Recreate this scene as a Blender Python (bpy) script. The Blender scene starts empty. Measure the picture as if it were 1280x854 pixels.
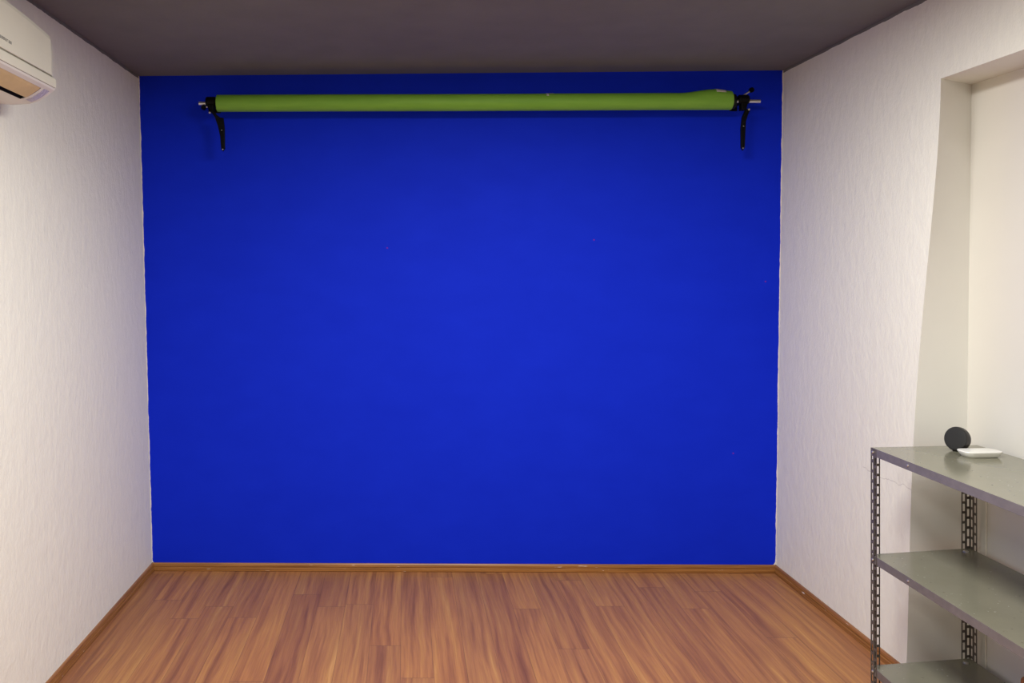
import bpy, bmesh, math, random
from mathutils import Vector, Matrix
random.seed(4)
scene = bpy.context.scene
COL = scene.collection

# ------------------------------------------------------------------ camera model
F, CX, CZ, EYE = 1005.0, 505.0, 338.0, 1.59      # focal length in pixels, vanishing point, eye height


def at(px, py, y):
    """world point that a pixel shows at distance y into the room"""
    return Vector(((px - CX) * y / F, y, EYE - (py - CZ) * y / F))


# ------------------------------------------------------------------ object helpers
def link(o, parent=None):
    COL.objects.link(o)
    if parent is not None:
        o.parent = parent
        o.matrix_parent_inverse = Matrix.Translation(-parent.location)
    return o


def build(name, bm, mats, parent=None, smooth=False, bevel=0.0, segs=2, solid=0.0):
    bmesh.ops.recalc_face_normals(bm, faces=bm.faces[:])
    me = bpy.data.meshes.new(name)
    bm.to_mesh(me)
    bm.free()
    for m in (mats if isinstance(mats, (list, tuple)) else [mats]):
        me.materials.append(m)
    if smooth:
        for p in me.polygons:
            p.use_smooth = True
    o = bpy.data.objects.new(name, me)
    link(o, parent)
    if solid:
        s = o.modifiers.new('thickness', 'SOLIDIFY')
        s.thickness = solid
        s.offset = -1
    if bevel:
        b = o.modifiers.new('edge', 'BEVEL')
        b.width = bevel
        b.segments = segs
        b.limit_method = 'ANGLE'
        b.angle_limit = math.radians(35)
        b.harden_normals = False
    return o


def tag(o, label, cat, group=None, kind=None):
    o['label'] = label
    o['category'] = cat
    if group:
        o['group'] = group
    if kind:
        o['kind'] = kind
    return o


def thing(name, loc, label, cat, group=None):
    o = bpy.data.objects.new(name, None)
    o.empty_display_size = 0.05
    o.location = loc
    COL.objects.link(o)
    return tag(o, label, cat, group)


def box(bm, lo, hi):
    vs = [bm.verts.new((x, y, z)) for x in (lo[0], hi[0]) for y in (lo[1], hi[1]) for z in (lo[2], hi[2])]
    for f in ((0, 1, 3, 2), (4, 6, 7, 5), (0, 4, 5, 1), (2, 3, 7, 6), (0, 2, 6, 4), (1, 5, 7, 3)):
        bm.faces.new([vs[i] for i in f])
    return vs


def tube(bm, a, b, r1, r2=None, n=24, caps=True):
    r2 = r1 if r2 is None else r2
    a, b = Vector(a), Vector(b)
    d = (b - a).normalized()
    u = d.orthogonal().normalized()
    w = d.cross(u)
    ra, rb = [], []
    for i in range(n):
        t = 2 * math.pi * i / n
        e = u * math.cos(t) + w * math.sin(t)
        ra.append(bm.verts.new(a + e * r1))
        rb.append(bm.verts.new(b + e * r2))
    for i in range(n):
        j = (i + 1) % n
        bm.faces.new((ra[i], ra[j], rb[j], rb[i]))
    if caps:
        bm.faces.new(ra)
        bm.faces.new(rb)


def lathe(bm, origin, axis, prof, n=48):
    """prof: list of (radius, distance along axis); radius 0 closes"""
    origin, d = Vector(origin), Vector(axis).normalized()
    u = d.orthogonal().normalized()
    w = d.cross(u)
    prev = None
    for r, h in prof:
        if r <= 1e-7:
            ring = [bm.verts.new(origin + d * h)]
        else:
            ring = [bm.verts.new(origin + d * h + (u * math.cos(2 * math.pi * i / n) + w * math.sin(2 * math.pi * i / n)) * r)
                    for i in range(n)]
        if prev:
            for i in range(n):
                j = (i + 1) % n
                if len(prev) == 1 and len(ring) > 1:
                    bm.faces.new((prev[0], ring[i], ring[j]))
                elif len(ring) == 1 and len(prev) > 1:
                    bm.faces.new((prev[i], prev[j], ring[0]))
                elif len(ring) > 1:
                    bm.faces.new((prev[i], prev[j], ring[j], ring[i]))
        prev = ring


def sweep(bm, pts, r, n=10):
    rings = []
    for k, p in enumerate(pts):
        p = Vector(p)
        d = (Vector(pts[min(k + 1, len(pts) - 1)]) - Vector(pts[max(k - 1, 0)])).normalized()
        u = d.cross(Vector((0.3, 0.8, 0.1))).normalized()
        w = d.cross(u)
        rings.append([bm.verts.new(p + (u * math.cos(2 * math.pi * i / n) + w * math.sin(2 * math.pi * i / n)) * r)
                      for i in range(n)])
    for a, b in zip(rings, rings[1:]):
        for i in range(n):
            j = (i + 1) % n
            bm.faces.new((a[i], a[j], b[j], b[i]))
    bm.faces.new(rings[0])
    bm.faces.new(rings[-1])


# ------------------------------------------------------------------ materials
class Nodes:
    def __init__(self, name):
        self.mat = bpy.data.materials.new(name)
        self.mat.use_nodes = True
        self.t = self.mat.node_tree
        self.b = self.t.nodes['Principled BSDF']

    def n(self, kind, ins=None, **attrs):
        nd = self.t.nodes.new(kind)
        for k, v in attrs.items():
            setattr(nd, k, v)
        for k, v in (ins or {}).items():
            self.put(nd.inputs[k], v)
        return nd

    def put(self, sock, v):
        if isinstance(v, bpy.types.NodeSocket):
            self.t.links.new(v, sock)
        elif isinstance(v, (tuple, list)) and len(v) == 3 and sock.type == 'RGBA':
            sock.default_value = (*v, 1)
        else:
            sock.default_value = v

    def m(self, op, a, b=0.0, c=0.0):
        nd = self.n('ShaderNodeMath', operation=op)
        for i, v in enumerate((a, b, c)):
            self.put(nd.inputs[i], v)
        return nd.outputs[0]

    def mix(self, fac, a, b):
        nd = self.n('ShaderNodeMix', data_type='RGBA')
        self.put(nd.inputs[0], fac)
        self.put(nd.inputs[6], a)
        self.put(nd.inputs[7], b)
        return nd.outputs[2]

    def pos(self):
        p = self.n('ShaderNodeNewGeometry').outputs['Position']
        s = self.n('ShaderNodeSeparateXYZ', {0: p})
        return p, s.outputs[0], s.outputs[1], s.outputs[2]

    def scaled(self, v, sx, sy, sz):
        return self.n('ShaderNodeMapping', {'Vector': v, 'Scale': (sx, sy, sz)}).outputs[0]

    def noise(self, v, scale=1.0, detail=4.0, rough=0.55):
        return self.n('ShaderNodeTexNoise', {'Vector': v, 'Scale': scale, 'Detail': detail, 'Roughness': rough}).outputs[0]

    def ramp(self, fac, stops):
        nd = self.n('ShaderNodeValToRGB', {0: fac})
        el = nd.color_ramp.elements
        while len(el) < len(stops):
            el.new(0.5)
        for e, (p, c) in zip(el, stops):
            e.position = p
            e.color = (*c, 1) if len(c) == 3 else c
        return nd.outputs[0]

    def bump(self, h, strength, dist):
        b = self.n('ShaderNodeBump', {'Height': h, 'Strength': strength, 'Distance': dist})
        self.t.links.new(b.outputs[0], self.b.inputs['Normal'])

    def set(self, **kw):
        names = dict(color='Base Color', rough='Roughness', metal='Metallic', spec='Specular IOR Level',
                     coat='Coat Weight', coat_rough='Coat Roughness')
        for k, v in kw.items():
            self.put(self.b.inputs[names[k]], v)
        return self.mat


def plain(name, color, rough=0.5, metal=0.0, spec=0.5, vary=0.06, scale=40.0, coat=0.0):
    """a surface of one colour with a faint procedural unevenness"""
    s = Nodes(name)
    p, *_ = s.pos()
    f = s.noise(p, scale, 3)
    lo = tuple(c * (1 - vary) for c in color)
    hi = tuple(min(1, c * (1 + vary)) for c in color)
    s.set(color=s.ramp(f, [(0.3, lo), (0.7, hi)]), rough=rough, metal=metal, spec=spec, coat=coat)
    return s.mat


WHITE = (0.865, 0.848, 0.748)
CEIL = (0.182, 0.178, 0.166)


def ceil_z(x):
    return 2.62 + (x + 1.41) * 0.0063


def left_x(y, z):
    return -(1.3335 + 0.009 * (4.26 - y)) - z / 2.62 * 0.0735


def right_x(y, z):
    return 1.955 + z / 2.64 * (0.0387 + (4.23 - y) * 0.012)


def back_y(x):
    return 4.261 - (x + 1.335) * 0.0103


def plaster(name, top, crack=False):
    """rough white wall plaster, trowelled up and down; the ceiling paint laps over its top edge"""
    s = Nodes(name)
    p, x, y, z = s.pos()
    warp = s.n('ShaderNodeVectorMath', {0: p, 1: s.n('ShaderNodeVectorMath', {0: s.n('ShaderNodeTexNoise', {'Vector': p, 'Scale': 7.0, 'Detail': 3.0}).outputs[1], 3: 0.05}, operation='SCALE').outputs[0]}, operation='ADD').outputs[0]
    streak = s.noise(s.scaled(warp, 40, 40, 16), 1.0, 5, 0.65)
    grain = s.noise(p, 120, 3, 0.6)
    lumps = s.noise(s.scaled(warp, 17, 17, 11), 1.0, 4, 0.6)
    h = s.m('ADD', s.m('MULTIPLY', streak, 0.7), s.m('ADD', s.m('MULTIPLY', grain, 0.22), s.m('MULTIPLY', lumps, 0.9)))
    tone = s.ramp(streak, [(0.3, tuple(c * 0.96 for c in WHITE)), (0.7, WHITE)])
    wob = s.noise(s.scaled(p, 11, 11, 2), 1.0, 5, 0.6)
    lim = s.m('SUBTRACT', s.m('SUBTRACT', top, 0.007), s.m('MULTIPLY', wob, 0.014))
    over = s.m('GREATER_THAN', s.m('ADD', z, 0.008), lim)
    col = s.mix(over, tone, CEIL)
    if crack:
        wv = s.noise(s.scaled(p, 5, 18, 5), 1.0, 4, 0.6)
        line = s.m('ABSOLUTE', s.m('SUBTRACT', s.m('ADD', z, s.m('MULTIPLY', wv, 0.05)), 0.768))
        c = s.m('MULTIPLY', s.m('LESS_THAN', line, 0.0016), s.m('LESS_THAN', y, 3.45))
        col = s.mix(s.m('MULTIPLY', c, 0.35), col, (0.36, 0.32, 0.29))
    s.set(color=col, rough=0.75, spec=0.25)
    s.bump(h, 0.58, 0.006)
    return s.mat


def smooth_white(name, c):
    s = Nodes(name)
    p, *_ = s.pos()
    s.set(color=s.ramp(s.noise(p, 3, 3), [(0.3, tuple(v * 0.97 for v in c)), (0.7, c)]), rough=0.5, spec=0.35)
    s.bump(s.noise(p, 60, 3), 0.08, 0.003)
    return s.mat


def blue_wall():
    """blue paint brushed onto the white plaster: the white shows in a thin uneven border and rounded lower corners"""
    s = Nodes('blue_wall_paint')
    p, x, y, z = s.pos()
    zl = s.m('MULTIPLY', z, 0.0735 / 2.62)
    zr = s.m('MULTIPLY', z, 0.0387 / 2.64)
    dl = s.m('ADD', s.m('ADD', x, 1.3335), zl)                  # distance from the wall on either side
    dr = s.m('SUBTRACT', s.m('ADD', zr, 1.955), x)
    db = s.m('SUBTRACT', z, 0.0362)
    d = s.m('SMOOTH_MIN', s.m('SMOOTH_MIN', dl, dr, 0.02), db, 0.03)
    wob = s.noise(s.scaled(p, 13, 1, 13), 1.0, 5, 0.65)
    edge = s.m('SUBTRACT', s.m('MULTIPLY', wob, 0.013), 0.003)
    mask = s.m('GREATER_THAN', d, edge)
    blue = s.ramp(s.noise(s.scaled(p, 5, 1, 9), 1.0, 5, 0.6),
                  [(0.3, (0.0020, 0.0205, 0.60)), (0.7, (0.0030, 0.0235, 0.64))])
    col = s.mix(mask, (0.78, 0.74, 0.74), blue)
    for px, py in ((484, 310), (742, 300), (955, 352), (915, 566)):   # small red flecks in the paint
        q = at(px, py, 4.245)
        r = s.m('SQRT', s.m('ADD', s.m('POWER', s.m('SUBTRACT', x, q.x), 2.0), s.m('POWER', s.m('SUBTRACT', z, q.z), 2.0)))
        col = s.mix(s.m('MULTIPLY', s.m('LESS_THAN', r, 0.0042), 0.5), col, (0.35, 0.01, 0.16))
    s.set(color=col, rough=0.7, spec=0.12)
    s.bump(s.m('ADD', s.noise(s.scaled(p, 40, 40, 12), 1.0, 4), s.noise(p, 9, 3)), 0.12, 0.004)
    return s.mat


def laminate():
    s = Nodes('laminate_floor')
    p, x, y, z = s.pos()
    PW, PL = 0.132, 1.18                                    # plank width and length
    rx = s.m('DIVIDE', s.m('ADD', x, 5.03), PW)
    row = s.m('FLOOR', rx)
    shift = s.n('ShaderNodeTexWhiteNoise', {'W': row}, noise_dimensions='1D').outputs[0]
    ry = s.m('ADD', s.m('DIVIDE', s.m('ADD', y, 5.0), PL), shift)
    cell = s.n('ShaderNodeCombineXYZ', {0: row, 1: s.m('FLOOR', ry), 2: 0.0}).outputs[0]
    plank = s.n('ShaderNodeTexWhiteNoise', {'Vector': cell}, noise_dimensions='3D').outputs[0]
    fx = s.m('MULTIPLY', s.m('SUBTRACT', 0.5, s.m('ABSOLUTE', s.m('SUBTRACT', s.m('FRACT', rx), 0.5))), PW)
    fy = s.m('MULTIPLY', s.m('SUBTRACT', 0.5, s.m('ABSOLUTE', s.m('SUBTRACT', s.m('FRACT', ry), 0.5))), PL)
    gap = s.m('MAXIMUM', s.m('LESS_THAN', fx, 0.0009), s.m('LESS_THAN', fy, 0.0016))
    off = s.m('MULTIPLY', plank, 37.0)
    bend = s.m('MULTIPLY', s.noise(s.scaled(p, 2.5, 1.3, 1), 1.0, 2), 0.06)
    sv = s.n('ShaderNodeCombineXYZ', {0: s.m('ADD', s.m('MULTIPLY', s.m('ADD', x, bend), 34.0), off),
                                      1: s.m('ADD', s.m('MULTIPLY', y, 1.15), off), 2: off}).outputs[0]
    grain = s.noise(sv, 1.0, 6, 0.62)
    fv = s.n('ShaderNodeCombineXYZ', {0: s.m('ADD', s.m('MULTIPLY', x, 190.0), off), 1: s.m('MULTIPLY', y, 5.0), 2: off}).outputs[0]
    fine = s.noise(fv, 1.0, 3, 0.5)
    col = s.ramp(grain, [(0.25, (0.195, 0.078, 0.040)), (0.40, (0.305, 0.130, 0.058)), (0.52, (0.395, 0.177, 0.070)),
                         (0.63, (0.44, 0.212, 0.074)), (0.78, (0.58, 0.315, 0.115))])
    tint = s.ramp(plank, [(0.0, (0.86, 0.80, 0.84)), (0.5, (1.0, 0.98, 0.95)), (1.0, (1.08, 1.03, 0.93))])
    mul = s.n('ShaderNodeMix', data_type='RGBA', blend_type='MULTIPLY')
    s.put(mul.inputs[0], 1.0)
    s.put(mul.inputs[6], col)
    s.put(mul.inputs[7], tint)
    f2 = s.ramp(fine, [(0.3, (0.86, 0.85, 0.84)), (0.65, (1.04, 1.04, 1.04))])
    mul2 = s.n('ShaderNodeMix', data_type='RGBA', blend_type='MULTIPLY')
    s.put(mul2.inputs[0], 1.0)
    s.put(mul2.inputs[6], mul.outputs[2])
    s.put(mul2.inputs[7], f2)
    seam = s.mix(s.m('MULTIPLY', gap, 0.55), mul2.outputs[2], (0.10, 0.05, 0.03))
    s.set(color=seam, rough=s.m('ADD', s.m('MULTIPLY', fine, 0.10), 0.40), spec=0.27)
    s.bump(s.m('SUBTRACT', s.m('MULTIPLY', grain, 0.3), gap), 0.15, 0.001)
    return s.mat


def skirting():
    s = Nodes('skirting_wood')
    p, x, y, z = s.pos()
    g = s.noise(s.scaled(p, 3, 3, 130), 1.0, 5, 0.6)
    col = s.ramp(g, [(0.3, (0.20, 0.078, 0.020)), (0.5, (0.30, 0.128, 0.034)), (0.72, (0.41, 0.185, 0.056))])
    spots = s.noise(s.scaled(p, 16, 16, 130), 1.0, 3, 0.5)            # filler and paint smears
    col = s.mix(s.m('MULTIPLY', s.m('GREATER_THAN', spots, 0.71), 0.75), col, (0.78, 0.66, 0.56))
    s.set(color=col, rough=0.36, spec=0.45)
    return s.mat


def ceiling_paint():
    s = Nodes('dark_ceiling_paint')
    p, x, y, z = s.pos()
    n = s.noise(p, 6, 4)
    s.set(color=s.ramp(n, [(0.3, tuple(c * 0.94 for c in CEIL)), (0.7, tuple(c * 1.05 for c in CEIL))]), rough=0.8, spec=0.2)
    s.bump(s.noise(p, 70, 4), 0.25, 0.003)
    return s.mat


def tray_paint():
    s = Nodes('grey_green_enamel')
    p, x, y, z = s.pos()
    n = s.noise(p, 5, 3)
    base = s.ramp(n, [(0.3, (0.190, 0.183, 0.130)), (0.7, (0.218, 0.208, 0.150))])
    chip = s.noise(p, 95, 2, 0.4)
    col = s.mix(s.m('MULTIPLY', s.m('GREATER_THAN', chip, 0.745), 0.5), base, (0.55, 0.53, 0.47))
    dirt = s.noise(s.scaled(p, 60, 60, 60), 1.0, 2, 0.4)
    col = s.mix(s.m('MULTIPLY', s.m('LESS_THAN', dirt, 0.265), 0.5), col, (0.07, 0.065, 0.05))
    s.set(color=col, rough=0.17, spec=0.6)
    s.bump(s.noise(s.scaled(p, 4, 5, 4), 1.0, 2), 0.05, 0.01)
    return s.mat


def paper():
    s = Nodes('green_roll_paper')
    p, x, y, z = s.pos()
    n = s.noise(s.scaled(p, 8, 60, 60), 1.0, 4)
    s.set(color=s.ramp(n, [(0.3, (0.175, 0.385, 0.040)), (0.7, (0.205, 0.425, 0.048))]), rough=0.55, spec=0.3)
    return s.mat


M = dict(
    plaster_l=plaster('rough_white_plaster', 2.628),
    plaster_r=plaster('rough_white_plaster_cracked', 2.650, True),
    plaster_b=plaster('rough_white_plaster_rear', 2.70),
    niche=smooth_white('smooth_cream_paint', (0.715, 0.69, 0.63)),
    jamb=smooth_white('smooth_jamb_paint', (0.76, 0.745, 0.69)),
    blue=blue_wall(), floor=laminate(), skirt=skirting(), ceil=ceiling_paint(), tray=tray_paint(), paper=paper(),
    post=plain('brown_grey_post_paint', (0.115, 0.098, 0.083), 0.4, 0.2, vary=0.25, scale=60),
    zinc=plain('zinc_bolt', (0.72, 0.71, 0.68), 0.3, 0.9, vary=0.1),
    steel=plain('brushed_steel_tube', (0.66, 0.63, 0.60), 0.3, 0.9, vary=0.05),
    black=plain('black_clamp_paint', (0.0022, 0.0022, 0.0026), 0.5, 0.0, spec=0.12, vary=0.2),
    plug=plain('black_plug_plastic', (0.004, 0.004, 0.004), 0.55, spec=0.2),
    tape=plain('pale_tape', (0.62, 0.56, 0.52), 0.5, vary=0.12),
    ac=plain('cream_plastic', (0.69, 0.655, 0.54), 0.38, vary=0.02, scale=6),
    ac_white=plain('pale_plastic', (0.73, 0.70, 0.615), 0.4, vary=0.02, scale=6),
    ac_flap=plain('yellowed_plastic', (0.62, 0.46, 0.20), 0.4, vary=0.07, scale=12),
    ac_dark=plain('dark_outlet', (0.012, 0.010, 0.009), 0.6),
    grey=plain('grey_print', (0.16, 0.155, 0.15), 0.5),
    sticker=plain('lilac_sticker', (0.46, 0.43, 0.52), 0.35, vary=0.28, scale=130),
    cloth=plain('black_mesh_cloth', (0.019, 0.0185, 0.0175), 0.85, vary=0.3, scale=500),
    shell=plain('black_speaker_plastic', (0.022, 0.019, 0.018), 0.35, vary=0.08),
    white=plain('white_gloss_plastic', (0.80, 0.79, 0.74), 0.28, vary=0.02, scale=10),
    lip=plain('grey_brown_lip_paint', (0.150, 0.134, 0.132), 0.35, vary=0.1),
    cable=plain('white_cable', (0.78, 0.735, 0.65), 0.5),
    wood=plain('brown_box_wood', (0.28, 0.115, 0.022), 0.45, vary=0.2, scale=18),
)


# ------------------------------------------------------------------ the room
Y0, Y1 = -1.55, 4.5

bm = bmesh.new()
box(bm, (-1.75, Y0 - 0.2, -0.12), (2.5, Y1, 0.0))
tag(build('floor', bm, M['floor']), 'brown wood-look laminate floor with planks running to the blue wall', 'floor', kind='structure')

bm = bmesh.new()
vs = box(bm, (-1.75, Y0 - 0.2, 0), (2.5, Y1, 1))
for v in vs:
    v.co.z = ceil_z(v.co.x) + (0.12 if v.co.z > 0.5 else 0)
tag(build('ceiling', bm, M['ceil']), 'dark grey painted ceiling', 'ceiling', kind='structure')

bm = bmesh.new()
vs = box(bm, (-1.75, 0, -0.06), (2.5, 1, 2.69))
for v in vs:
    v.co.y = back_y(v.co.x) + (0.2 if v.co.y > 0.5 else 0)
tag(build('wall_back', bm, M['blue']), 'flat blue painted wall behind the green roll', 'wall', kind='structure')

bm = bmesh.new()
rows = [Y0 - 0.1, 0, 1.5, 3.0, 4.24, 4.45]
ring = []
for y in rows:
    ring.append([bm.verts.new(c) for c in ((left_x(y, -0.06), y, -0.06), (left_x(y, 2.69), y, 2.69), (-1.7, y, 2.69), (-1.7, y, -0.06))])
for a, b in zip(ring, ring[1:]):
    for i in range(4):
        j = (i + 1) % 4
        bm.faces.new((a[i], a[j], b[j], b[i]))
bm.faces.new(ring[0])
bm.faces.new(ring[-1])
tag(build('wall_left', bm, M['plaster_l']), 'rough white plaster wall that carries the air conditioner', 'wall', kind='structure')

bm = bmesh.new()
box(bm, (-1.75, Y0 - 0.2, -0.06), (2.5, Y0, 2.69))
tag(build('wall_rear', bm, M['plaster_b']), 'white plaster wall at the rear of the room facing the blue wall', 'wall', kind='structure')

# the plaster wall by the shelving, with a floor-to-lintel recess
NX, NEAR = 2.185, 1.55                 # back of the recess, its near end
edge_px = [(1177, 98), (1174.5, 140), (1172, 178), (1161.5, 308), (1156.6, 379), (1142, 520), (1139, 604), (1138.4, 680), (1133, 827)]
edge = []
for px, py in edge_px:
    y, z = 3.05, 1.5
    for _ in range(12):
        y = right_x(y, z) * F / (px - CX)
        z = EYE - (py - CZ) * y / F
    edge.append((y, z))
HEAD = edge[0][1]
import numpy as np
fit = np.polyfit([z for _, z in edge], [y for y, _ in edge], 4)      # the plastered edge wanders smoothly
edge = [(float(np.polyval(fit, z)), z) for z in [HEAD + (0.0 - HEAD) * i / 22 for i in range(23)]]
edge.append((edge[-1][0], -0.06))


def inner_y(z):
    """inner corner of the recess, where the jamb meets its back wall"""
    z = max(z, 0.0)
    return 3.131 - 0.0105 * z - 0.0022 * z * z


bm = bmesh.new()
OUT = 2.45


def quad(pts, mi=0):
    f = bm.faces.new([bm.verts.new(p) for p in pts])
    f.material_index = mi


zs = [2.69] + [z for _, z in edge]
ys = [edge[0][0]] + [y for y, _ in edge]
for k in range(len(zs) - 1):
    za, zb, ya, yb = zs[k], zs[k + 1], ys[k], ys[k + 1]
    quad(((right_x(ya, za), ya, za), (right_x(4.4, za), 4.4, za), (right_x(4.4, zb), 4.4, zb), (right_x(yb, zb), yb, zb)))
    if k:
        quad(((right_x(ya, za), ya, za), (right_x(yb, zb), yb, zb), (NX, inner_y(zb), zb), (NX, inner_y(za), za)), 1)
        quad(((NX, inner_y(za), za), (NX, inner_y(zb), zb), (NX + 0.1, inner_y(zb), zb), (NX + 0.1, inner_y(za), za)), 1)
# lintel over the recess, and the wall on its near side
y_in = edge[0][0]
quad(((right_x(y_in, HEAD), y_in, HEAD), (right_x(y_in, 2.69), y_in, 2.69), (right_x(NEAR, 2.69), NEAR, 2.69), (right_x(NEAR, HEAD), NEAR, HEAD)))
quad(((right_x(y_in, HEAD), y_in, HEAD), (NX + 0.1, 3.3, HEAD), (NX + 0.1, NEAR, HEAD), (right_x(NEAR, HEAD), NEAR, HEAD)), 1)
quad(((right_x(NEAR, -0.06), NEAR, -0.06), (right_x(NEAR, 2.69), NEAR, 2.69), (right_x(Y0 - .1, 2.69), Y0 - .1, 2.69), (right_x(Y0 - .1, -0.06), Y0 - .1, -0.06)))
quad(((right_x(NEAR, -0.06), NEAR, -0.06), (right_x(NEAR, HEAD), NEAR, HEAD), (NX + 0.1, NEAR, HEAD), (NX + 0.1, NEAR, -0.06)), 1)
bmesh.ops.remove_doubles(bm, verts=bm.verts[:], dist=1e-4)
wr = build('wall_right', bm, [M['plaster_r'], M['jamb']], smooth=True)
wr.data.set_sharp_from_angle(angle=math.radians(25))
tag(wr,
    'rough white plaster wall with a tall recess behind the metal shelving', 'wall', kind='structure')

bm = bmesh.new()
box(bm, (NX, NEAR - 0.2, -0.06), (OUT, 3.4, 2.6))
tag(build('wall_recess', bm, M['niche']), 'smooth cream back wall of the recess behind the shelving', 'wall', kind='structure')

# skirting: two-step profile (height, thickness)
PROF = [(0, 0.0), (0, 0.010), (0.003, 0.0135), (0.017, 0.0135), (0.020, 0.0128), (0.0215, 0.0085), (0.024, 0.0085), (0.0255, 0.0115), (0.036, 0.0105), (0.042, 0.007), (0.042, 0.0)]


def baseboard(name, ends, label):
    """ends: two functions (t, z) -> point on the wall, pushed t into the room"""
    bm = bmesh.new()
    rings = [[bm.verts.new(e(t, z)) for z, t in PROF] for e in ends]
    for a, b in zip(rings, rings[1:]):
        for i in range(len(PROF)):
            j = (i + 1) % len(PROF)
            bm.faces.new((a[i], a[j], b[j], b[i]))
    bm.faces.new(rings[0])
    bm.faces.new(rings[-1])
    tag(build(name, bm, M['skirt']), label, 'baseboard', kind='structure')


def on_back(x):
    return lambda t, z: (x, back_y(x) - t + 0.0005, z)


def on_left(y):
    return lambda t, z: (left_x(y, z) + t - 0.0005, y, z)


def on_right(y):
    return lambda t, z: (right_x(y, z) - t + 0.0005, y, z)


baseboard('baseboard_back', [on_back(-1.335), on_back(1.955)], 'brown grooved wooden baseboard under the blue wall')
baseboard('baseboard_left', [on_left(Y0), on_left(4.2605)], 'brown grooved wooden baseboard below the air conditioner wall')
baseboard('baseboard_right', [on_right(edge[-1][0] + 0.004), on_right(4.226)],
          'brown grooved wooden baseboard running behind the metal shelving')

# ------------------------------------------------------------------ air conditioner
AX, AY0, AY1 = -1.398, 1.94, 2.757
ac = thing('air_conditioner', (AX, 2.35, 2.16), 'cream wall-mounted air conditioner with open flap, high on the white plaster wall', 'air conditioner')
NSEC = 24
secs = [AY0 + (AY1 - AY0) * i / NSEC for i in range(NSEC + 1)]
LO, HI = 2.045, 2.682                     # ends of the outlet along the wall
secs = sorted(set([s for s in secs if min(abs(s - LO), abs(s - HI)) > 0.01] + [LO, HI]))


def top_z(y):
    u = (y - 2.35) / 0.41
    return 2.418 - 0.026 * u * u


def shell(profile, skip=None, ends=True, ys=secs):
    """extrude a profile (function of y -> list of (out from wall, height)) along the wall"""
    bm = bmesh.new()
    rings = [[bm.verts.new((AX + d, y, z)) for d, z in profile(y)] for y in ys]
    n = len(rings[0])
    for k in range(len(rings) - 1):
        for i in range(n):
            j = (i + 1) % n
            if skip and skip(i, 0.5 * (ys[k] + ys[k + 1])):
                continue
            bm.faces.new((rings[k][i], rings[k][j], rings[k + 1][j], rings[k + 1][i]))
    if ends:
        bm.faces.new(rings[0])
        bm.faces.new(rings[-1])
    return bm


UNDER = [(0.2036, 2.2125), (0.200, 2.2065), (0.187, 2.1985), (0.178, 2.1905), (0.160, 2.1785), (0.145, 2.1702), (0.136, 2.167), (0.118, 2.162),
         (0.112, 2.161), (0.057, 2.157), (0.0, 2.163)]


def housing_profile(y):
    return [(0.0, top_z(y) - 0.022), (0.12, top_z(y) - 0.012), (0.186, top_z(y) - 0.035), (0.190, 2.25), (0.190, 2.2125)] + UNDER


build('housing', shell(housing_profile, lambda i, y: 7 <= i < 12 and LO < y < HI), M['ac_white'], ac)


def panel_profile(y):
    u = abs(y - 2.35) / 0.41
    c = 0.010 * max(0, (u - 0.9) / 0.1) ** 2          # front face turns in at its ends
    t = top_z(y)
    return [(0.1915, 2.2525), (0.2036 - c, 2.2515), (0.2046 - c, 2.256), (0.2040 - c, 2.31), (0.2005 - c, t - 0.026), (0.196 - c, t - 0.012),
            (0.183, t - 0.003), (0.165, t), (0.12, t), (0.12, t - 0.009), (0.186, t - 0.028)]


build('front_panel', shell(panel_profile), M['ac'], ac, smooth=False, bevel=0.0015)


def strip_profile(y):
    return [(0.1915, 2.2460), (0.2040, 2.2460), (0.2056, 2.242), (0.2060, 2.228), (0.2048, 2.2142), (0.1915, 2.2142)]


build('lower_trim', shell(strip_profile), M['ac'], ac, bevel=0.001)
# dark outlet well and the flap in it
bm = bmesh.new()
ys2 = [LO - 0.001, HI + 0.001]
well = [(0.186, 2.1985), (0.186, 2.225), (0.11, 2.225), (0.118, 2.1625)]
rings = [[bm.verts.new((AX + d, y, z)) for d, z in well] for y in ys2]
for i in range(3):
    bm.faces.new((rings[0][i], rings[0][i + 1], rings[1][i + 1], rings[1][i]))
for r in rings:
    bm.faces.new(r)
build('air_outlet', bm, M['ac_dark'], ac)


def flap_profile(y):
    return [(0.1865, 2.1990), (0.1785, 2.1915), (0.160, 2.1785), (0.146, 2.1700), (0.136, 2.1664), (0.136, 2.1694), (0.147, 2.1735), (0.161, 2.182), (0.1865, 2.2025)]


build('flap', shell(flap_profile, ys=[LO + 0.002, HI - 0.002]), M['ac_flap'], ac)['label'] = 'yellowed outlet flap'
bm = shell(lambda y: [(0.190, 2.1990), (0.178, 2.1893), (0.160, 2.1772), (0.145, 2.1690), (0.128, 2.1632), (0.128, 2.1642), (0.145, 2.170), (0.160, 2.1782), (0.178, 2.1903), (0.190, 2.2000)],
           ys=[2.700, 2.738])
build('sticker', bm, M['sticker'], ac)['label'] = 'lilac sticker under the end'
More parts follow.
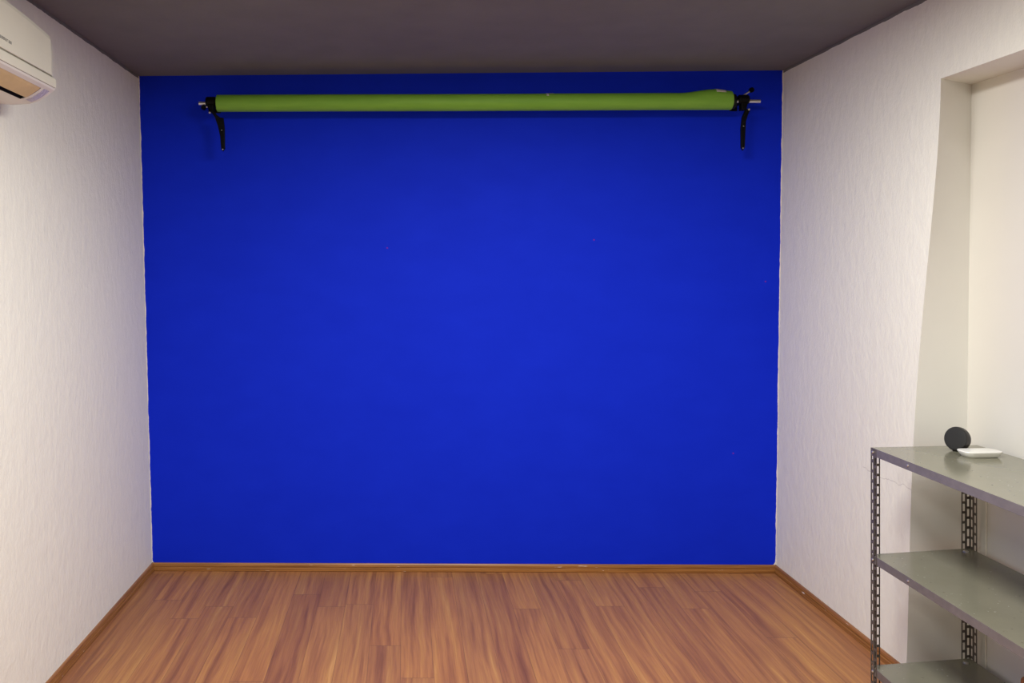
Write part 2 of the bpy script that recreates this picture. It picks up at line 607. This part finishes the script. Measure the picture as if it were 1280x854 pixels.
# the maker's small grey lettering, too small to read: plain strokes of letters
bm = bmesh.new()
xf, hgt = AX + 0.2042, 0.0085
y = 2.446
for strokes in ('hvv', 'vvh', 'hvh', 'vv', 'hvv', 'vhv', 'vvh'):
    w = 0.0082
    z0 = 2.2765 + (2.446 - y) * 0.03
    box(bm, (xf, y - w, z0), (xf + 0.0008, y - w + 0.0019, z0 + hgt))
    if strokes.count('v') > 1:
        box(bm, (xf, y - 0.0035, z0), (xf + 0.0008, y - 0.0016, z0 + hgt))
    if 'h' in strokes:
        box(bm, (xf, y - w, z0 + (hgt - 0.0018 if strokes[0] == 'h' else 0)), (xf + 0.0008, y - 0.002, z0 + (hgt if strokes[0] == 'h' else 0.0018)))
    y -= 0.0105
build('lettering', bm, M['grey'], ac)['label'] = 'small grey maker lettering'

# ------------------------------------------------------------------ green roll on its tube
YL, YR = 4.128, 4.102
L, R = at(272, 129.3, YL), at(913.5, 126.8, YR)
axis = (R - L).normalized()
side = axis.cross(Vector((0, 0, 1))).normalized()       # away from the viewer is +y
side = -side if side.y > 0 else side                    # side points to the viewer
up = side.cross(axis)
up = up if up.z > 0 else -up
LEN = (R - L).length


def roll_r(t, a):
    """radius at t (0..1 along the roll), angle a from the top"""
    r = 0.0432 + 0.0006 * math.sin(a + 9 * t)
    k = max(0.0, min(1.0, (t - 0.90) / 0.07))
    k = k * k * (3 - 2 * k)
    return r + 0.019 * k * max(0.0, math.cos(a)) ** 1.6 * (1 - 0.55 * max(0, (t - 0.972) / 0.028))


def roll_p(t, a, extra=0.0):
    r = roll_r(t, a) + extra
    return L + axis * (LEN * t) + (up * math.cos(a) + side * math.sin(a)) * r


roll = thing('paper_roll', L + axis * LEN * 0.5, 'long green backdrop paper roll hanging across the top of the blue wall', 'backdrop roll')
bm = bmesh.new()
ts = [i / 40 for i in range(36)] + [0.88 + 0.12 * i / 16 for i in range(17)]
NA = 56
RC = 0.030
rings = [[bm.verts.new(roll_p(t, 2 * math.pi * i / NA)) for i in range(NA)] for t in ts]
inner = [[bm.verts.new(L + axis * (LEN * t) + (up * math.cos(2 * math.pi * i / NA) + side * math.sin(2 * math.pi * i / NA)) * RC) for i in range(NA)] for t in (0, 1)]
for a, b in zip(rings, rings[1:]):
    for i in range(NA):
        j = (i + 1) % NA
        bm.faces.new((a[i], a[j], b[j], b[i]))
for a, b in ((rings[0], inner[0]), (inner[0], inner[1]), (inner[1], rings[-1])):
    for i in range(NA):
        j = (i + 1) % NA
        bm.faces.new((a[i], a[j], b[j], b[i]))
o = build('paper', bm, M['paper'], roll, smooth=True)
o.data.set_sharp_from_angle(angle=math.radians(50))
for nm, t0, t1, a0, a1, lab in (('tape', 0.968, 0.987, -0.5, 0.72, 'pale tape holding the loose edge'), ('tape', 0.6405, 0.6450, -0.3, 0.95, 'thin strip of tape'),
                                ('tape', 0.6450, 0.656, -0.1, 0.35, 'thin strip of tape')):
    bm = bmesh.new()
    g = [[bm.verts.new(roll_p(t0 + (t1 - t0) * u / 4, a0 + (a1 - a0) * v / 10, 0.0012)) for v in range(11)] for u in range(5)]
    for u in range(4):
        for v in range(10):
            bm.faces.new((g[u][v], g[u + 1][v], g[u + 1][v + 1], g[u][v + 1]))
    build(nm, bm, M['tape'], roll, smooth=True, solid=0.0006)['label'] = lab
for nm, base, d in (('end_plug', R, axis), ('end_plug', L, -axis)):
    bm = bmesh.new()
    wide = 0.026 if d is axis else 0.006
    lathe(bm, base, d, [(0.0105, -0.03), (0.0295, -0.03), (0.0295, 0.0005), (0.038 if d is axis else 0.031, 0.0005), (0.037 if d is axis else 0.030, wide * 0.7), (0.018, wide), (0.0105, wide), (0.0105, -0.03)])
    build(nm, bm, M['plug'], roll, smooth=False)['label'] = 'black end plug'

T0, T1 = L + axis * (at(248.5, 127.4, YL) - L).dot(axis), L + axis * (at(950, 125, YR) - L).dot(axis)
bar = thing('support_tube', (T0 + T1) / 2, 'thin silver tube running through the green roll', 'tube')
bm = bmesh.new()
tube(bm, T0, T1, 0.0092, n=20)
build('tube', bm, M['steel'], bar, smooth=False, bevel=0.001)


def hanger(T, sgn, lever, knob, screw, rivet, tip, label, Yd, group):
    """clamp on the end of the tube: wall plate, arm, jaw, knob, hanging lever"""
    base = Vector((T.x, back_y(T.x), T.z))
    h = thing('tube_hanger', base, label, 'clamp', group)
    bm = bmesh.new()
    box(bm, (T.x - 0.02, base.y - 0.006, T.z - 0.034), (T.x + 0.02, base.y - 0.0005, T.z + 0.026))
    build('wall_plate', bm, M['black'], h, bevel=0.002)
    bm = bmesh.new()
    tube(bm, (T.x, base.y - 0.006, T.z - 0.004), (T.x, T.y + 0.016, T.z - 0.004), 0.013, n=20)
    build('arm', bm, M['black'], h)
    bm = bmesh.new()                                     # jaw: collar round the tube, then a block under it
    lathe(bm, T - axis * 0.026, axis, [(0.0100, 0), (0.021, 0), (0.025, 0.006), (0.025, 0.046), (0.021, 0.052), (0.0100, 0.052), (0.0100, 0)], 28)
    build('collar', bm, M['black'], h)
    bm = bmesh.new()
    vs = box(bm, (T.x - 0.018, T.y - 0.020, T.z - 0.056), (T.x + 0.018, T.y + 0.016, T.z - 0.016))
    for v in vs:
        if v.co.z < T.z - 0.04:
            v.co.x = T.x + (v.co.x - T.x) * 0.7 + sgn * 0.004
    build('jaw', bm, M['black'], h, bevel=0.004)
    bm = bmesh.new()
    p = at(*knob, Yd)
    lathe(bm, p + Vector((0, 0.012, 0)), (0, -1, 0), [(0, 0), (0.010, 0), (0.013, 0.004), (0.013, 0.018), (0.009, 0.024), (0, 0.024)], 8)
    kn = build('knob', bm, M['black'], h)
    bm = bmesh.new()
    tube(bm, p + Vector((0, 0.004, 0)), T + Vector((0, 0, 0.02 if p.z > T.z else -0.02)), 0.0045, n=12)
    build('screw_stem', bm, M['steel'], kn)
    bm = bmesh.new()                                     # lever plate, seen from the room
    outline = [at(px, py, Yd - 0.018) for px, py in lever]
    fr = [bm.verts.new(q + Vector((0, -0.007, 0))) for q in outline]
    bk = [bm.verts.new(q + Vector((0, 0.007, 0))) for q in outline]
    bm.faces.new(fr)
    bm.faces.new(bk)
    for i in range(len(fr)):
        j = (i + 1) % len(fr)
        bm.faces.new((fr[i], fr[j], bk[j], bk[i]))
    lv = build('lever', bm, M['black'], h, bevel=0.003)
    for (px, py), r, par in ((screw, 0.0058, h), (rivet, 0.0032, lv), (tip, 0.0042, lv)):
        bm = bmesh.new()
        q = at(px, py, Yd - 0.018)
        lathe(bm, q + Vector((0, -0.003, 0)), (0, -1, 0), [(0, 0), (r, 0), (r, 0.004), (r * 0.6, 0.007), (0, 0.0075)], 14)
        build('screw', bm, M['steel'], par)['label'] = 'silver screw head'
    return h


hanger(at(264, 127.2, YL), 1,
       [(262, 137), (267, 137.5), (270.5, 143), (275, 147), (279.5, 147.5), (281, 161), (281.3, 186), (279, 189.5), (276.6, 187), (275.3, 170), (272.5, 158), (268.8, 147)],
       (254.5, 134.5), (262.3, 141), (277.5, 163), (278.8, 187),
       'black clamp with hanging lever, at the green roll end nearer the air conditioner', YL, 'roll clamps')
hanger(at(929, 124.7, YR), -1,
       [(932, 136), (937.5, 137.5), (934.5, 144), (932.2, 152), (931.6, 162), (930.6, 185), (928.3, 188.5), (925.9, 185), (925.7, 160), (927.2, 147)],
       (939.5, 112.5), (935.6, 137), (928.6, 158), (928.0, 185.5),
       'black clamp with hanging lever, at the taped roll end nearer the shelving', YR, 'roll clamps')

# ------------------------------------------------------------------ metal shelving
FA, FB = 3.0, 3.05                         # far end of the unit, at its room side and at its wall side


def corners(a, b):
    A, B = at(*a, FA), at(*b, FB)
    return [A, B, B + Vector((0.0, -0.92, 0)), A + Vector((-0.012, -0.92, 0))]


trays = [corners((1089, 559.3), (1221.5, 556.6)), corners((1089.5, 693), (1212.5, 685.5)), corners((1089.5, 832), (1212.5, 823))]
rack = thing('metal_shelving', (1.94, 2.56, 0), 'low grey-green metal shelving unit with slotted posts and three trays', 'shelving unit')
for k, c in enumerate(trays):
    bm = bmesh.new()
    ctr = sum(c, Vector()) / 4
    N = 12
    top = [bm.verts.new(p) for p in c]
    low = [bm.verts.new(p + Vector((0, 0, -0.030))) for p in c]
    inn = [bm.verts.new(p + Vector((0, 0, -0.030)) + (ctr - p).normalized() * 0.016) for p in c]
    bm.faces.new(top)
    for i in range(4):
        j = (i + 1) % 4
        bm.faces.new((top[i], top[j], low[j], low[i])).material_index = 1
        bm.faces.new((low[i], low[j], inn[j], inn[i])).material_index = 1
    tr = build('shelf_tray', bm, [M['tray'], M['lip']], rack, bevel=0.0022, solid=0.0012)
    # screw in the middle of the front lip, holes beside the posts
    mid = c[0].lerp(c[3], 0.242)
    bm = bmesh.new()
    lathe(bm, mid + Vector((0.001, 0, -0.014)), (-1, 0, 0), [(0, 0), (0.0045, 0), (0.0045, 0.003), (0.002, 0.0045), (0, 0.0045)], 12)
    build('lip_screw', bm, M['zinc'], tr)
    for f, g in ((0.05, 0.09), (0.05, 0.91), (0.95, 0.09), (0.95, 0.91)):
        q = c[0].lerp(c[3], f).lerp(c[1].lerp(c[2], f), g)
        if k and g > 0.5 and f < 0.5:
            bm = bmesh.new()
            lathe(bm, q + Vector((-0.006, 0.012, -0.0005)), (0, 0, 1), [(0, 0), (0.010, 0), (0.010, 0.004), (0.006, 0.006), (0, 0.006)], 6)
            build('bolt', bm, M['zinc'], tr)

W = 0.0370
COLS = [(0.0, 0.0045), (0.0045, 0.0145), (0.0145, 0.0225), (0.0225, 0.0330), (0.0330, W)]
PITCH, SLOT = 0.0376, 0.0282


def flange(bm, corner, d, height, phase=0.0):
    """one slotted side of an angle post: two staggered columns of slots; d is its direction away from the corner"""
    cuts = {0.0, height}
    slots = {1: [], 3: []}
    for c, ph in ((1, 0.004), (3, 0.004 + PITCH * 0.45)):
        z = height - 0.012 - ph - phase
        while z - SLOT > 0.006:
            slots[c].append((z - SLOT, z))
            cuts |= {z - SLOT, z}
            z -= PITCH
    cuts = sorted(cuts)
    xs = [0.0] + [b for _, b in COLS]
    g = [[bm.verts.new(corner + d * x + Vector((0, 0, z))) for z in cuts] for x in xs]
    for i in range(5):
        for k in range(len(cuts) - 1):
            zm = 0.5 * (cuts[k] + cuts[k + 1])
            if i in slots and any(a < zm < b for a, b in slots[i]):
                continue
            bm.faces.new((g[i][k], g[i + 1][k], g[i + 1][k + 1], g[i][k + 1]))


def post(corner, dx, dy, height, ex=Vector((1, 0, 0))):
    bm = bmesh.new()
    flange(bm, corner, ex * dx, height)
    flange(bm, corner, Vector((0, dy, 0)), height)
    bmesh.ops.remove_doubles(bm, verts=bm.verts[:], dist=1e-5)
    po = build('post', bm, M['post'], rack, solid=0.0018)
    return po


e = 0.0022
tA, tB = trays[0], trays[1]
ex = (trays[1][1] - trays[1][0])
ex.z = 0
ex.normalize()
pts = [(Vector((tB[0].x - e, tB[0].y + e, 0)), 1, -1), (Vector((tB[1].x + e, tB[1].y + e, 0)), -1, -1),
       (Vector((tB[2].x + e, tB[2].y - e, 0)), -1, 1), (Vector((tB[3].x - e, tB[3].y - e, 0)), 1, 1)]
for i, (p, dx, dy) in enumerate(pts):
    hh = 0.926 if i in (1, 2) else 0.9285
    po = post(p, dx, dy, hh, ex)
    for c in trays:                                   # bolts that hold the trays
        z = c[i].z - 0.014
        if i == 0 or i == 3:
            q, ax = Vector((p.x - 0.001, p.y + dy * 0.018, z)), (-1, 0, 0)
            bm = bmesh.new()
            lathe(bm, q, ax, [(0, 0), (0.0055, 0), (0.0055, 0.003), (0.003, 0.005), (0, 0.005)], 8)
            build('bolt', bm, M['zinc'], po)
        q, ax = Vector((p.x, p.y, z)) + ex * dx * 0.018 - Vector((0, dy * 0.0005, 0)), (0, -dy, 0)
        bm = bmesh.new()
        lathe(bm, q, ax, [(0, 0), (0.0055, 0), (0.0055, 0.003), (0.003, 0.005), (0, 0.005)], 8)
        build('bolt', bm, M['zinc'], po)

# ------------------------------------------------------------------ things on the shelving
def tray_z(c, x, y):
    A, B, D = c[0], c[1], c[3]
    t = (x - A.x) / (B.x - A.x)
    return A.z + (B.z - A.z) * t


# round black speaker: a ball cut flat at its cloth front
sp = at(1197.0, 547.2, 2.945)
sx, sy = sp.x, sp.y
sz = tray_z(trays[0], sx, sy)
spk = thing('smart_speaker', (sx, sy, sz), 'round black speaker with flat cloth front, standing on the top tray', 'speaker')
rad = 0.0445
fd = Vector((-0.94, -0.34, 0.24)).normalized()
cen = Vector((sx, sy, sz + rad))
bm = bmesh.new()
prof = [(rad * 0.955, 0.011), (rad * 0.985, 0.007)]
for i in range(19):
    a = math.radians(90 + 90 * i / 18)
    prof.append((rad * math.sin(a) if i < 18 else 0.0, 0.031 * math.cos(a)))
lathe(bm, cen, fd, prof, 56)
build('body', bm, M['shell'], spk, smooth=True)
bm = bmesh.new()
lathe(bm, cen, fd, [(0, 0.0165), (rad * 0.5, 0.016), (rad * 0.82, 0.0145), (rad * 0.92, 0.0128), (rad * 0.955, 0.0105), (rad * 0.9, 0.009)], 56)
build('front_cloth', bm, M['cloth'], spk, smooth=True)['label'] = 'dark cloth front'
bm = bmesh.new()
lathe(bm, (sx, sy, sz), (0, 0, 1), [(0, 0), (0.015, 0), (0.016, 0.0015), (0.012, 0.004), (0, 0.004)], 32)
build('foot', bm, M['plug'], spk)

# flat white box: wide top, under-cut sides
wb = at(1224.5, 566.8, 2.862)
wz = tray_z(trays[0], wb.x, wb.y)
wifi = thing('wireless_router', (wb.x, wb.y, wz), 'flat white plastic box with undercut sides, in front of the black speaker', 'router')


def rounded(w, d, r, z, rot, n=8):
    out = []
    for sxx, syy, a0 in ((1, 1, 0), (-1, 1, 90), (-1, -1, 180), (1, -1, 270)):
        for i in range(n + 1):
            a = math.radians(a0 + 90 * i / n)
            px, py = sxx * (w - r) + r * math.cos(a), syy * (d - r) + r * math.sin(a)
            out.append(Vector((px * math.cos(rot) - py * math.sin(rot) + wb.x, px * math.sin(rot) + py * math.cos(rot) + wb.y, wz + z)))
    return out


bm = bmesh.new()
lay = [(0.054, 0.024, 0.018, 0.0), (0.057, 0.027, 0.02, 0.001), (0.063, 0.031, 0.023, 0.007), (0.069, 0.0345, 0.026, 0.0155), (0.0705, 0.0355, 0.0265, 0.0195),
       (0.0695, 0.0345, 0.026, 0.0215), (0.062, 0.029, 0.022, 0.0228)]
rings = [[bm.verts.new(p) for p in rounded(w, d, r, z, math.radians(4))] for w, d, r, z in lay]
for a, b in zip(rings, rings[1:]):
    for i in range(len(a)):
        j = (i + 1) % len(a)
        bm.faces.new((a[i], a[j], b[j], b[i]))
bm.faces.new(rings[0])
bm.faces.new(rings[-1])
o = build('casing', bm, M['white'], wifi, smooth=True)
o.data.set_sharp_from_angle(angle=math.radians(40))

# cable hanging down the recess wall behind the trays
cx = NX - 0.0026
yc = F * cx / (1232 - CX)
zz = [0.9, 0.82, 0.74, 0.68, 0.60, 0.50, 0.38, 0.25, 0.12, 0.05]
bm = bmesh.new()
sweep(bm, [(cx, yc + 0.004 * math.sin(7 * z) - 0.012 * max(0, 0.55 - z), z) for z in zz], 0.0026)
tag(build('power_cable', bm, M['cable'], smooth=True), 'thin pale cable hanging down the recess wall behind the shelving', 'cable')

# brown wooden box at the back of the bottom tray
q = at(1272.5, 843.0, 2.50)
x0, x1, y0, y1 = q.x, q.x + 0.20, 2.29, 2.50
bz = max(tray_z(trays[2], x1, y1), tray_z(trays[2], x0, y1)) + 0.0006
crate = thing('wooden_box', ((x0 + x1) / 2, (y0 + y1) / 2, bz), 'brown box with rounded edges on the bottom tray of the shelving', 'box')
bm = bmesh.new()
box(bm, (x0 + 0.003, y0 + 0.003, bz), (x1 - 0.003, y1 - 0.003, q.z - 0.0405))
build('body', bm, M['wood'], crate, bevel=0.006, segs=3)
bm = bmesh.new()
box(bm, (x0, y0, q.z - 0.040), (x1, y1, q.z))
build('lid', bm, M['wood'], crate, bevel=0.016, segs=5)

# ------------------------------------------------------------------ light: ceiling panels of the room, behind the frame's top edge
def panel(name, loc, sx, sy, power, color):
    ld = bpy.data.lights.new(name, 'AREA')
    ld.shape = 'RECTANGLE'
    ld.size, ld.size_y = sx, sy
    ld.energy = power
    ld.color = color
    lo = bpy.data.objects.new(name, ld)
    lo.location = loc
    COL.objects.link(lo)
    return lo


panel('ceiling_panel_light', (0.5, 2.05, 2.605), 0.6, 0.9, 82, (1.0, 0.99, 0.965))
panel('ceiling_panel_light', (-0.7, 0.6, 2.605), 0.6, 0.6, 42, (1.0, 0.99, 0.965))

world = bpy.data.worlds.new('World')
scene.world = world
world.use_nodes = True
world.node_tree.nodes['Background'].inputs[0].default_value = (0.5, 0.5, 0.5, 1)
world.node_tree.nodes['Background'].inputs[1].default_value = 0.0

# ------------------------------------------------------------------ camera
cam = bpy.data.cameras.new('camera')
cam.sensor_width = 36.0
cam.lens = F * 36.0 / 1280.0
cam.shift_x = (640 - CX) / 1280.0
cam.shift_y = -(427 - CZ) / 1280.0
cam.clip_start = 0.02
co = bpy.data.objects.new('camera', cam)
co.location = (0, 0, EYE)
co.rotation_euler = (math.pi / 2, 0, 0)
COL.objects.link(co)
scene.camera = co

scene.view_settings.view_transform = 'Standard'
scene.view_settings.look = 'None'
scene.view_settings.gamma = 1.0
scene.view_settings.exposure = 0.0
scene.view_settings.use_curve_mapping = False
